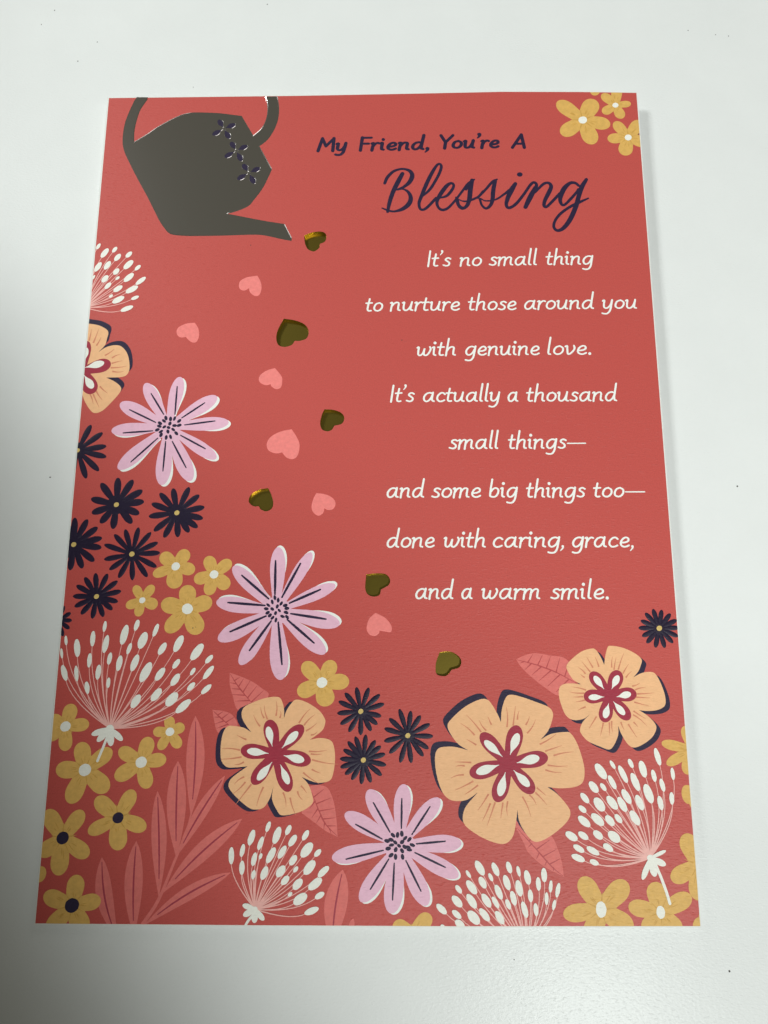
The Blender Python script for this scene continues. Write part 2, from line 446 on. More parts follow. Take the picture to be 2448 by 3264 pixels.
leaf(A14, [(560, 360), (590, 430), (615, 480), (640, 530), (720, 600), (825, 655, c), (815, 580), (790, 500), (760, 440), (700, 400), (620, 370)],
     [(580, 400), (680, 510), (760, 600), (820, 650)],
     [[(640, 465), (690, 430)], [(680, 510), (750, 460)], [(715, 548), (785, 510)], [(750, 588), (805, 560)], [(655, 480), (635, 500)], [(695, 528), (680, 560)], [(735, 570), (725, 595)], [(770, 608), (770, 625)]])

def blade(I, R, sheet, tip, base, w, bend=0.0, mid=True):
    t, b = Vector(sheet(*tip)), Vector(sheet(*base)); ax = b-t; L = ax.length; nn = Vector((-ax.y, ax.x)).normalized(); w = w/2
    ctr = lambda s: t+ax*s+nn*bend*L*math.sin(math.pi*s)
    up = []; dn = []
    for i in range(15):
        s = i/14; h = w*(math.sin(math.pi*min(1, s*1.02)**0.85)**0.9)*(1-0.12*s)
        if s in (0, 1): h = 0.02
        up.append(tuple(ctr(s)+nn*h)); dn.append(tuple(ctr(s)-nn*h))
    I.poly(up+dn[::-1], 'leaf')
    if mid:
        P = [tuple(ctr(0.06+0.76*i/12)) for i in range(13)]
        R.ribbon(P, [0.34*(0.35+0.65*math.sin(math.pi*(i+0.6)/13.6)) for i in range(13)], 'blade_vein')
I = Ink(0.03); Rb = Ink(0.055)
for tip, base, w, bend in (((1240, -280), (1204, 490), 122, 0.02), ((1108, 60), (1095, 800), 128, -0.01), ((1462, 172), (1085, 800), 84, -0.02),
                           ((1592, 497), (985, 1065), 112, -0.03), ((953, 288), (962, 1100), 100, 0.01), ((1505, 903), (840, 1310), 84, -0.04),
                           ((793, 665), (775, 1400), 118, -0.02), ((533, 788), (655, 1420), 108, -0.06)):
    blade(I, Rb, A9, tip, base, w/13.3*q*1.0*2.37*0.42*1.0, bend)
P = curve(H(A9, [(1225, 380), (1170, 600), (1085, 810), (960, 1110), (830, 1310)]), False, 5)
I.ribbon(P, [0.25+0.5*i/(len(P)-1) for i in range(len(P))], 'leaf')
frond = I.build('palm_frond', card, 'pale salmon frond of narrow leaflets with wine midribs'); Rb.build('midrib', frond)
I = Ink(0.03); Rb = Ink(0.055)
blade(I, Rb, A13, (918, 668), (845, 1190), 4.6, -0.03); fr = I.build('leaf_blade', card); Rb.build('midrib', fr)
I = Ink(0.03); blade(I, Rb, A13, (987, 990), (960, 1100), 1.1, 0, False); I.build('leaf_blade', card)

# ------------------------------------------------------------------ yellow flowers
def wmm(sheet, c, w):
    a = Vector(sheet(c[0]-w/2, c[1])); b = Vector(sheet(c[0]+w/2, c[1])); return (b-a).length
def yellow(sheet, ctr, tips, w, r=None, dark=False):
    I = Ink(0.07); C = sheet(*ctr); ws = w if isinstance(w, (list, tuple)) else [w]*len(tips)
    T = [sheet(*t) for t in tips]
    I.poly(oval(C, wmm(sheet, ctr, sum(ws)/len(ws)*0.95), wmm(sheet, ctr, sum(ws)/len(ws)*0.95), 0), 'mustard')
    for t, w1 in zip(T, ws): I.poly(petal(C, t, wmm(sheet, ctr, w1*1.06), 0.64, 0.74), 'mustard')
    I.k += 4
    n = len(T); cv = Vector(C)
    order = sorted(range(n), key=lambda i: math.atan2(T[i][1]-C[1], T[i][0]-C[0]))
    for j in range(n):
        a, b = Vector(T[order[j-1]])-cv, Vector(T[order[j]])-cv
        L = min(a.length, b.length); ang = a.normalized()+b.normalized()
        if ang.length > 0.5:
            ang.normalize()
            P = [tuple(cv+ang*L*(0.16+0.30*i/6)) for i in range(7)]
            I.ribbon(P, [L*0.06*(1-i/6.5) for i in range(7)], 'mustard_dark', False)
        for s in range(3):
            d = Matrix.Rotation(random.uniform(-0.25, 0.25), 2) @ b
            s0 = random.uniform(0.22, 0.34); s1 = s0+random.uniform(0.12, 0.26)
            P = [tuple(cv+d*(s0+(s1-s0)*i/5)) for i in range(6)]
            I.ribbon(P, [b.length*0.028*math.sin(math.pi*(i+0.5)/6) for i in range(6)], 'mustard_dark', False)
    o = I.build('yellow_flower', card, 'mustard flower with dark navy centre' if dark else None)
    if r:
        I = Ink(0.105); rx, ry = r if isinstance(r, tuple) else (r, r*0.92)
        pts = oval(C, 2*wmm(sheet, ctr, rx), 2*wmm(sheet, ctr, ry), 0.5 if not isinstance(r, tuple) else 0, 22)
        pts = [(p[0]+random.uniform(-.03, .03), p[1]+random.uniform(-.03, .03)) for p in pts]
        I.poly(pts, 'navy' if dark else 'white'); I.build('flower_center', o)
yellow(A3, (610, 315), [(418, 175), (700, 160), (818, 352), (692, 497), (448, 425)], [112, 125, 105, 118, 112], 33)
yellow(A3, (857, 203), [(755, 118), (872, 50), (974, 190), (908, 303), (760, 262)], [72, 78, 55, 76, 70], 23)
yellow(A3, (953, 447), [(850, 328), (1050, 320), (1095, 490), (923, 582), (797, 457)], [82, 95, 95, 102, 82], 27)
yellow(A3, (705, 10), [(700, 130), (800, 40), (620, 40)], 76)
yellow(A7, (972, 842), [(862, 748), (1064, 720), (1118, 872), (958, 1010), (800, 908)], [98, 95, 92, 116, 76], 33)
yellow(A7, (1262, 903), [(1212, 766), (1390, 798), (1372, 1004), (1215, 1060), (1110, 948)], [92, 88, 100, 90, 90], 34)
yellow(A7, (720, 1098), [(662, 988), (805, 985), (834, 1140), (682, 1220), (596, 1146)], [66, 68, 84, 68, 68], 24)
yellow(A7, (1060, 1163), [(1062, 983), (1246, 1098), (1150, 1352), (900, 1338), (862, 1122)], [122, 115, 132, 112, 118], (42, 40))
yellow(A10, (1010, 1127), [(868, 978), (1098, 962), (1216, 1118), (1050, 1306), (826, 1212)], [112, 108, 112, 132, 112], 41)
yellow(A8, (258, 985), [(312, 815), (437, 965), (258, 1170), (110, 1075), (140, 915)], [105, 92, 98, 95, 92], 40)
yellow(A8, (1047, 1025), [(1042, 908), (1157, 980), (1122, 1145), (965, 1160), (920, 1025)], [76, 76, 80, 72, 72], 33)
yellow(A8, (405, 1313), [(375, 1103), (608, 1158), (580, 1472), (285, 1565), (185, 1310)], [122, 112, 132, 128, 120], 47)
yellow(A8, (830, 1255), [(895, 1065), (1020, 1230), (880, 1453), (632, 1380), (662, 1158)], [108, 98, 108, 110, 102], 43)
yellow(A9, (655, 490), [(775, 280), (868, 568), (655, 736), (428, 603), (486, 340)], [108, 108, 130, 98, 118], 43, True)
yellow(A9, (237, 642), [(392, 436), (434, 778), (202, 926), (55, 770), (112, 432)], [112, 116, 130, 112, 122], 48, True)
yellow(A9, (307, 1152), [(350, 920), (526, 1112), (400, 1360), (120, 1350), (94, 1070)], [126, 112, 140, 122, 118], 55, True)
yellow(A9, (0, 900), [(110, 925), (30, 1000)], 105)
yellow(A15, (1550, 1250), [(1480, 1058), (1298, 1194), (1340, 1370), (1500, 1450)], [85, 78, 78, 105])
yellow(A14, (1530, 215), [(1448, 222), (1540, 300)], 90)
yellow(A14, (1535, 590), [(1462, 428), (1393, 672), (1535, 780)], [95, 84, 95])
yellow(A14, (1022, 828), [(915, 658), (1160, 682), (1190, 935), (960, 990), (822, 856)], [98, 104, 100, 100, 86], (28, 40))
yellow(A14, (1337, 842), [(1302, 682), (1498, 755), (1440, 960), (1255, 960), (1166, 810)], [98, 86, 92, 96, 82], (23, 32))
yellow(A14, (1590, 930), [(1508, 900), (1570, 830)], 75)
yellow(A13, (1380, 1085), [(1250, 1028), (1498, 965)], [95, 95])

# ------------------------------------------------------------------ lilac daisies
def pink_daisy(sheet, ctr, tips, veins, stam, shift, vw=14):
    I = Ink(0.075); C = sheet(*ctr)
    sh = Vector(sheet(ctr[0]+shift[0], ctr[1]+shift[1]))-Vector(C)
    T = [(sheet(t[0], t[1]), wmm(sheet, ctr, t[2])) for t in tips]
    for t, w in T:
        b = Vector(C)+(Vector(t)-Vector(C))*0.22
        I.poly(petal(tuple(b+sh), tuple(Vector(t)+sh*0.75), w*0.97, 0.70, 0.30), 'cream')
    I.k += 2
    I.poly(oval(C, T[0][1]*1.9, T[0][1]*1.9, 0), 'pink')
    for t, w in T: I.poly(petal(C, t, w*1.05, 0.68, 0.46), 'pink')
    I.k += 4
    for a, b in veins:
        P = [tuple(Vector(sheet(*a)).lerp(Vector(sheet(*b)), i/8)) for i in range(9)]
        I.ribbon(P, [wmm(sheet, ctr, vw)*(0.45+0.55*math.sin(math.pi*(i+1)/10)) for i in range(9)], 'navy')
    o = I.build('pink_daisy', card)
    J = Ink(0.125); cv = Vector(C)
    for s in stam:
        p = sheet(*s); d = Vector(p)-cv; far = d.length; ang = math.atan2(d.y, d.x)+random.uniform(-0.35, 0.35)*(3 if far < 0.8 else 1)
        L = wmm(sheet, ctr, 39)*(0.75+0.25*min(1, far/2))
        J.poly(oval(p, L, wmm(sheet, ctr, random.uniform(20, 26)), ang, 10), 'navy')
    J.build('stamens', o)
pink_daisy(A6, (795, 500), [(888, 122, 100), (1165, 270, 106), (1254, 465, 100), (1160, 738, 96), (968, 908, 116), (748, 940, 112), (418, 818, 108), (368, 530, 100), (434, 322, 112), (624, 170, 102)],
  [((865, 195), (848, 405)), ((1073, 318), (900, 432)), ((1150, 455), (920, 485)), ((1078, 665), (890, 563)), ((932, 808), (828, 610)), ((757, 833), (778, 610)), ((515, 765), (718, 585)), ((457, 545), (680, 530)), ((505, 370), (703, 466)), ((668, 248), (763, 405))],
  [(780, 433), (845, 437), (815, 440), (880, 455), (735, 472), (880, 488), (765, 455), (730, 495), (768, 500), (810, 475), (845, 490), (800, 505), (835, 520), (715, 522), (742, 535), (795, 535), (858, 548), (743, 560), (782, 580), (815, 575)], (22, 14))
pink_daisy(A10, (665, 585), [(682, 104, 112), (930, 145, 96), (1112, 390, 96), (1145, 685, 118), (1035, 908, 114), (697, 1108, 132), (390, 992, 108), (225, 805, 120), (212, 518, 112), (340, 250, 112)],
  [((660, 207), (655, 465)), ((848, 228), (708, 483)), ((998, 425), (765, 527)), ((1040, 648), (775, 607)), ((950, 828), (748, 652)), ((708, 990), (680, 672)), ((463, 885), (627, 662)), ((317, 743), (588, 625)), ((300, 523), (580, 545)), ((405, 318), (608, 495))],
  [(635, 518), (680, 505), (655, 487), (703, 530), (733, 545), (605, 543), (590, 570), (635, 572), (673, 552), (688, 583), (600, 600), (660, 603), (740, 598), (745, 567), (617, 620), (712, 628), (637, 638), (663, 655), (747, 633)], (18, -17), 20)
pink_daisy(A13, (1290, 505), [(1322, 102, 108), (1556, 196, 104), (1702, 492, 106), (1682, 712, 104), (1474, 904, 114), (1238, 958, 120), (1036, 880, 112), (846, 592, 106), (932, 296, 104), (1086, 140, 118)],
  [((1308, 198), (1305, 395)), ((1495, 250), (1375, 435)), ((1595, 480), (1405, 497)), ((1595, 652), (1395, 555)), ((1435, 810), (1335, 608)), ((1247, 868), (1258, 625)), ((1100, 797), (1222, 597)), ((940, 598), (1185, 540)), ((1003, 368), (1178, 465)), ((1120, 225), (1230, 420))],
  [(1250, 440), (1308, 430), (1280, 438), (1330, 460), (1358, 468), (1210, 478), (1237, 470), (1265, 488), (1310, 485), (1290, 510), (1378, 505), (1218, 528), (1268, 535), (1327, 517), (1310, 543), (1358, 537), (1237, 572), (1267, 583), (1313, 583), (1240, 505), (1350, 520)], (17, 9))

# ------------------------------------------------------------------ navy daisies: raised glossy petals
def navy_daisy(sheet, ctr, tips, w, r):
    I = Ink(0.03); C = sheet(*ctr); W = wmm(sheet, ctr, w*1.12)
    for t in tips: dome_petal(I, C, sheet(*t), W, 0.075, 'varnish')
    R = wmm(sheet, ctr, w*1.5)
    rings = [[(C[0]+R*k*math.cos(a*math.pi/9), C[1]+R*k*math.sin(a*math.pi/9), 0.012+0.095*math.sqrt(max(0, 1-k**3))) for a in range(18)] for k in (0.05, .35, .65, .85, .96, 1)]
    for a in range(5):
        for b in range(18):
            I.face([rings[a][b], rings[a+1][b], rings[a+1][(b+1) % 18], rings[a][(b+1) % 18]], 'varnish', True)
    I.face(rings[0], 'varnish', True)
    o = I.build('navy_daisy', card)
    if PX and all(((CLIP[(i+1) % len(CLIP)][0]-CLIP[i][0])*(C[1]-CLIP[i][1])-(CLIP[(i+1) % len(CLIP)][1]-CLIP[i][1])*(C[0]-CLIP[i][0])) > -0.4 for i in range(len(CLIP))):
        J = Ink(0.26); J.poly(oval(C, 2*wmm(sheet, ctr, r), 1.8*wmm(sheet, ctr, r), 0.6), 'dot'); J.build('flower_center', o)
navy_daisy(A6, (113, 678), [(214, 484), (302, 543), (330, 645), (330, 727), (274, 832), (178, 890), (60, 880), (0, 760), (-20, 640), (40, 520)], 42, 18)
navy_daisy(A7, (525, 377), [(537, 172), (650, 188), (722, 268), (733, 353), (697, 446), (642, 518), (498, 560), (402, 516), (337, 440), (332, 331), (407, 213)], 50, 20)
navy_daisy(A7, (982, 438), [(952, 252), (1074, 243), (1150, 302), (1190, 394), (1178, 481), (1138, 550), (1072, 586), (988, 622), (883, 626), (806, 576), (768, 465), (790, 368), (852, 288)], 44, 20)
navy_daisy(A7, (203, 678), [(210, 474), (306, 486), (383, 546), (416, 627), (412, 701), (357, 804), (268, 858), (174, 872), (110, 810), (60, 700), (80, 580), (140, 500)], 46, 20)
navy_daisy(A7, (642, 750), [(590, 562), (692, 547), (786, 584), (838, 661), (854, 740), (828, 848), (758, 923), (645, 948), (540, 930), (470, 868), (430, 790), (432, 677), (508, 600)], 38, 21)
navy_daisy(A7, (375, 1070), [(284, 924), (367, 892), (458, 898), (533, 952), (560, 1029), (536, 1110), (494, 1170), (426, 1224), (342, 1238), (256, 1205), (207, 1147), (195, 1068), (222, 986)], 38, 20)
navy_daisy(A7, (85, 1250), [(180, 1192), (188, 1250), (170, 1314), (122, 1370), (40, 1340), (10, 1240), (50, 1150), (130, 1140)], 30, 14)
navy_daisy(A11, (1185, 397), [(1152, 214), (1246, 217), (1330, 268), (1363, 339), (1340, 434), (1311, 496), (1264, 546), (1185, 577), (1094, 553), (1030, 495), (1007, 412), (1017, 321), (1065, 256)], 36, 20)
navy_daisy(A11, (1540, 580), [(1476, 379), (1563, 392), (1637, 427), (1708, 491), (1732, 585), (1698, 679), (1658, 737), (1566, 788), (1482, 785), (1400, 714), (1360, 623), (1363, 526), (1400, 449)], 36, 20)
navy_daisy(A11, (1205, 765), [(1143, 586), (1223, 572), (1296, 615), (1337, 658), (1370, 718), (1377, 803), (1344, 882), (1261, 935), (1189, 948), (1116, 915), (1065, 874), (1030, 820), (1027, 755), (1053, 685), (1087, 624)], 36, 20)
navy_daisy(A16, (835, 568), [(725, 226), (880, 242), (1035, 308), (1146, 420), (1190, 558), (1172, 714), (1080, 828), (935, 915), (768, 910), (614, 830), (533, 710), (470, 562), (510, 430), (588, 296)], 80, 50)

# ------------------------------------------------------------------ peach hibiscus flowers
def hibiscus(sheet, outline, shift, ctr, star, drops, sw):
    I = Ink(0.07); P = H(sheet, outline)
    if shift:
        S2 = [(p[0]+shift[0], p[1]+shift[1], *p[2:]) for p in outline]
        I.poly(curve(H(sheet, S2), True, 5), 'navy')
    I.k += 3; I.poly(curve(P, True, 5), 'peach'); I.k += 3
    C = Vector(sheet(*ctr))
    for s in star:
        d = Vector(sheet(s[0], s[1]))-C; L = d.length
        for k in (-2, -1, 0, 1, 2):
            if k and random.random() < 0.12: continue
            dd = Matrix.Rotation(k*0.16+random.uniform(-0.05, 0.05), 2) @ d.normalized()
            s0 = L*(1.02-0.05*abs(k)); s1 = s0+L*random.uniform(0.34, 0.74)*(1-0.12*abs(k))
            if random.random() < 0.25: s0 *= 1.12
            sd = Vector((-dd.y, dd.x))*L*0.03*random.uniform(-1, 1)
            Q = [tuple(C+dd*(s0+(s1-s0)*i/7)+sd*math.sin(math.pi*i/7)) for i in range(8)]
            I.ribbon(Q, [wmm(sheet, ctr, 13)*(1-i/8.5) for i in range(8)], 'peach_vein', False)
    o = I.build('peach_hibiscus', card)
    J = Ink(0.115)
    J.poly(oval(tuple(C), wmm(sheet, ctr, sw*1.3), wmm(sheet, ctr, sw*1.3), 0), 'maroon')
    for s in star: J.poly(petal(tuple(C), sheet(s[0], s[1]), wmm(sheet, ctr, s[2]), 0.66, 0.62), 'maroon')
    J.k += 3
    for a, b, w in drops: J.poly(petal(sheet(*a), sheet(*b), wmm(sheet, ctr, w), 0.62, 0.06), 'white')
    J.build('star_center', o)
hibiscus(A11, [(605, 450, c), (625, 390), (670, 325), (705, 308), (780, 330), (870, 390), (912, 450), (915, 490), (890, 545), (800, 612, c), (870, 598), (940, 608), (975, 640), (990, 720), (985, 820), (960, 910), (900, 935), (830, 930), (740, 893, c),
  (790, 950), (820, 1040), (820, 1090), (760, 1140), (680, 1170), (590, 1182), (555, 1150), (515, 1060), (525, 965, c), (500, 1050), (455, 1120), (400, 1138), (340, 1125), (250, 1050), (190, 975), (195, 920), (240, 875), (330, 812, c),
  (240, 820), (170, 815), (130, 760), (128, 650), (145, 560), (180, 510), (230, 508), (300, 520), (358, 555, c), (310, 490), (285, 430), (300, 370), (370, 330), (470, 295), (560, 288), (590, 320), (605, 380)], (-38, 15),
  (540, 715), [(492, 460, 115), (750, 505, 108), (808, 775, 112), (645, 1003, 112), (366, 946, 108), (278, 690, 110)],
  [((517, 662), (483, 512), 56), ((590, 674), (710, 550), 58), ((603, 730), (758, 768), 62), ((578, 798), (640, 947), 52), ((515, 780), (405, 915), 58), ((490, 715), (326, 695), 56)], 100)
hibiscus(A12, [(703, 715, c), (710, 620), (740, 530), (780, 508), (860, 525), (960, 560), (1060, 600), (1095, 645), (1090, 700), (1060, 780), (1003, 847, c), (1080, 805), (1180, 790), (1230, 800), (1280, 880), (1320, 1000), (1335, 1090), (1320, 1170), (1260, 1205), (1150, 1215), (1055, 1205, c),
  (1130, 1260), (1200, 1340), (1228, 1400), (1200, 1470), (1100, 1560), (1000, 1615), (940, 1610), (880, 1540), (840, 1460), (828, 1375, c), (820, 1450), (800, 1560), (760, 1620), (700, 1635), (600, 1605), (500, 1550), (430, 1490), (415, 1430), (440, 1350), (530, 1245, c),
  (450, 1300), (370, 1312), (300, 1290), (250, 1220), (215, 1100), (205, 980), (230, 915), (300, 900), (370, 905), (455, 928, c), (380, 880), (320, 800), (300, 740), (330, 690), (430, 600), (540, 545), (600, 545), (640, 590), (680, 660)], (-34, -40),
  (760, 1030), [(828, 740, 125), (1058, 978, 120), (950, 1250, 118), (668, 1318, 122), (466, 1106, 122), (552, 800, 115)],
  [((772, 962), (833, 800), 64), ((822, 1023), (993, 983), 68), ((798, 1078), (918, 1200), 60), ((736, 1093), (693, 1274), 64), ((690, 1038), (516, 1098), 66), ((715, 977), (578, 856), 58)], 112)
hibiscus(A15, [(832, 560, c), (840, 490), (860, 415), (890, 405), (980, 420), (1080, 465), (1135, 515), (1130, 560), (1110, 610), (1070, 660, c), (1140, 625), (1220, 618), (1260, 650), (1300, 730), (1328, 820), (1325, 890), (1270, 925), (1190, 935), (1115, 928, c),
  (1180, 970), (1240, 1030), (1255, 1080), (1220, 1150), (1140, 1210), (1070, 1232), (1020, 1200), (970, 1120), (945, 1055, c), (945, 1130), (910, 1215), (870, 1248), (800, 1225), (700, 1180), (645, 1120), (635, 1080), (660, 1020), (715, 963, c),
  (660, 1000), (580, 1008), (520, 970), (480, 880), (462, 800), (470, 740), (510, 715), (570, 710), (642, 718, c), (580, 680), (540, 620), (525, 570), (560, 520), (640, 455), (720, 428), (760, 435), (800, 490)], (36, 28),
  (875, 810), [(952, 606, 118), (1095, 795, 112), (1038, 1004, 108), (828, 1026, 112), (665, 820, 112), (722, 620, 110)],
  [((892, 757), (947, 646), 54), ((932, 820), (1049, 794), 54), ((905, 857), (998, 966), 52), ((868, 873), (836, 993), 54), ((832, 820), (704, 825), 48), ((830, 757), (749, 651), 52)], 102)
hibiscus(A4, [(0, 660), (150, 662), (200, 668), (270, 680), (330, 710), (345, 740), (335, 780), (320, 830), (270, 883, c), (330, 845), (400, 830), (450, 845), (490, 900), (505, 980), (495, 1040), (450, 1070), (330, 1075, c),
  (400, 1110), (440, 1150), (430, 1190), (370, 1260), (300, 1325), (240, 1343), (200, 1310), (165, 1250), (148, 1200, c), (60, 1300), (0, 1200), (-60, 900)], (24, -32),
  (150, 1025), [(364, 965, 108), (232, 1195, 118), (188, 800, 76), (0, 900, 100), (0, 1150, 100)],
  [((168, 1000), (314, 962), 56), ((163, 1058), (228, 1156), 56), ((160, 960), (183, 850), 40)], 80)

# ------------------------------------------------------------------ white umbels
def umbel(sheet, base, buds, calyx=None, stem=None):
    I = Ink(0.12); B = Vector(sheet(*base)); s = (B-Vector(sheet(base[0]+1, base[1]))).length
    dirs = []
    for x, y, L, w in buds:
        p = Vector(sheet(x, y)); d = p-B
        # stalks leave the base bunched along the mean direction and bend outwards
        dirs.append((p, d, L*s, w*s))
    mean = Vector((0, 0))
    for _, d, _, _ in dirs: mean += d.normalized()
    mean.normalize()
    def bend(d):
        par = mean*d.dot(mean); per = d-par
        return B+d*0.5+per*0.24-mean*(per.length*0.10)
    for p, d, L, w in dirs:
        D = d.length; ctrl = bend(d)
        tang = (p-ctrl).normalized(); end = p-tang*L*0.40
        P = [tuple(B*(1-t)**2+ctrl*2*t*(1-t)+end*t*t) for t in (i/9 for i in range(10))]
        I.ribbon(P, [0.17*(0.8+0.5*(1-i/9)) for i in range(10)], 'stalk', False)
    I.k += 4
    for p, d, L, w in dirs:
        ctrl = bend(d); tang = p-ctrl
        o = oval(tuple(p), L, w*0.94, math.atan2(tang.y, tang.x)+random.uniform(-.08, .08), 16)
        I.poly([(a+random.uniform(-.02, .02), b+random.uniform(-.02, .02)) for a, b in o], 'white')
    ob = I.build('white_umbel', card)
    if calyx:
        J = Ink(0.20)
        if stem:
            P = curve([sheet(*t) for t in stem[0]], False, 4); J.ribbon(P, [stem[1]*s]*len(P), 'white')
        for x, y, w in calyx: J.poly(petal(tuple(B), sheet(x, y), w*s, 0.6, 0.6), 'white')
        J.poly(oval(tuple(B), 60*s*(0.6 if sheet is not A8 else 1), 55*s*(0.6 if sheet is not A8 else 1), 0), 'white')
        J.build('calyx', ob)
umbel(A4, (165, 545), [(270, 85, 55, 28), (318, 135, 90, 45), (393, 110, 55, 32), (415, 168, 70, 42), (500, 147, 62, 38), (267, 240, 90, 42), (338, 228, 80, 42), (405, 275, 60, 42), (497, 223, 95, 50), (567, 246, 58, 32), (320, 330, 70, 45), (415, 325, 38, 24), (500, 320, 95, 48), (342, 382, 65, 38), (590, 345, 95, 38), (418, 405, 80, 42), (523, 410, 105, 48), (420, 488, 100, 48), (365, 460, 35, 22), (547, 473, 62, 30), (485, 555, 100, 40), (232, 320, 45, 20)])
umbel(A8, (595, 1000), [(555, 230, 85, 32), (263, 335, 75, 26), (465, 322, 120, 42), (347, 392, 140, 52), (703, 292, 158, 60), (797, 220, 90, 40), (940, 258, 105, 38), (842, 335, 135, 70), (563, 362, 140, 48), (740, 397, 90, 36), (990, 397, 105, 52), (1112, 360, 140, 62), (1252, 422, 150, 68), (1343, 477, 80, 40), (230, 433, 80, 24), (592, 472, 95, 38), (440, 485, 110, 38), (665, 507, 120, 48), (782, 505, 135, 55), (1095, 512, 85, 42), (865, 575, 165, 70), (250, 580, 125, 48), (342, 585, 120, 34), (507, 575, 115, 44), (973, 590, 115, 55), (1220, 570, 65, 32), (1338, 577, 125, 45), (1088, 632, 105, 55), (583, 655, 80, 32), (422, 692, 95, 40), (1208, 683, 80, 42), (945, 745, 115, 60), (1322, 703, 100, 42), (790, 795, 115, 62), (1062, 780, 125, 75), (1148, 832, 145, 60)],
  [(455, 1046, 46), (498, 1098, 48), (602, 1133, 54), (690, 1090, 46)], ([(575, 1060), (540, 1150), (500, 1245)], 19))
umbel(A13, (338, 928), [(425, 383, 70, 32), (558, 405, 70, 36), (315, 455, 105, 45), (483, 440, 115, 52), (672, 440, 75, 38), (587, 475, 85, 45), (375, 493, 90, 36), (255, 540, 85, 34), (182, 575, 110, 40), (517, 552, 95, 42), (680, 537, 115, 65), (752, 557, 60, 36), (332, 598, 88, 38), (443, 572, 112, 48), (375, 578, 40, 24), (590, 605, 75, 45), (252, 655, 90, 40), (607, 665, 45, 28), (698, 653, 110, 62), (790, 680, 95, 45), (328, 700, 60, 30), (400, 690, 90, 48), (508, 678, 85, 55), (537, 738, 70, 45), (620, 763, 85, 55), (735, 762, 110, 58), (570, 830, 35, 24), (637, 862, 105, 65), (765, 838, 70, 40), (712, 940, 100, 45)],
  [(256, 900, 36), (260, 972, 40), (334, 1020, 42), (398, 1002, 36)], ([(325, 965), (290, 1010), (262, 1060)], 17))
umbel(A14, (622, 1020), [(380, 608, 85, 42), (463, 615, 75, 35), (535, 605, 62, 32), (585, 625, 55, 22), (320, 640, 45, 20), (632, 658, 75, 38), (720, 645, 72, 34), (438, 657, 45, 22), (395, 685, 65, 38), (523, 685, 80, 38), (690, 692, 70, 28), (755, 705, 62, 22), (793, 725, 75, 26), (337, 710, 85, 42), (268, 720, 50, 28), (480, 735, 80, 36), (588, 715, 85, 40), (648, 755, 65, 30), (733, 770, 65, 22), (773, 803, 55, 20), (260, 785, 75, 42), (337, 783, 85, 42), (415, 780, 80, 40), (463, 790, 65, 28), (558, 768, 75, 34), (530, 800, 55, 28), (617, 828, 85, 34), (677, 828, 65, 28), (178, 825, 70, 36), (258, 853, 60, 32), (405, 855, 80, 38), (348, 870, 85, 52), (485, 870, 75, 38), (275, 905, 60, 40), (185, 920, 30, 24)])
umbel(A14, (1282, 555), [(1020, 97, 95, 48), (1082, 62, 50, 22), (1137, 112, 100, 34), (1178, 55, 52, 26), (1242, 85, 90, 42), (1320, 20, 95, 32), (1300, 120, 65, 28), (1400, 110, 65, 24), (1080, 155, 80, 32), (1202, 153, 100, 40), (982, 180, 70, 42), (1033, 180, 48, 26), (1345, 170, 70, 28), (935, 238, 65, 34), (1155, 230, 85, 40), (1272, 215, 105, 48), (1395, 240, 65, 28), (1335, 265, 75, 32), (1012, 272, 82, 52), (1080, 263, 85, 44), (1133, 272, 85, 40), (1225, 262, 85, 40), (923, 297, 50, 30), (1200, 343, 85, 44), (1003, 352, 85, 46), (932, 362, 80, 42), (1068, 357, 65, 40), (1113, 347, 55, 32), (865, 440, 72, 42), (927, 437, 62, 36), (1005, 433, 60, 40), (1090, 443, 75, 52), (1058, 500, 60, 36), (903, 505, 65, 34), (978, 517, 75, 34), (900, 555, 75, 36), (985, 578, 50, 30)],
  [(1364, 516, 20), (1364, 592, 34), (1307, 654, 40), (1240, 670, 30)], ([(1305, 580), (1335, 650), (1365, 730), (1385, 796)], 15))

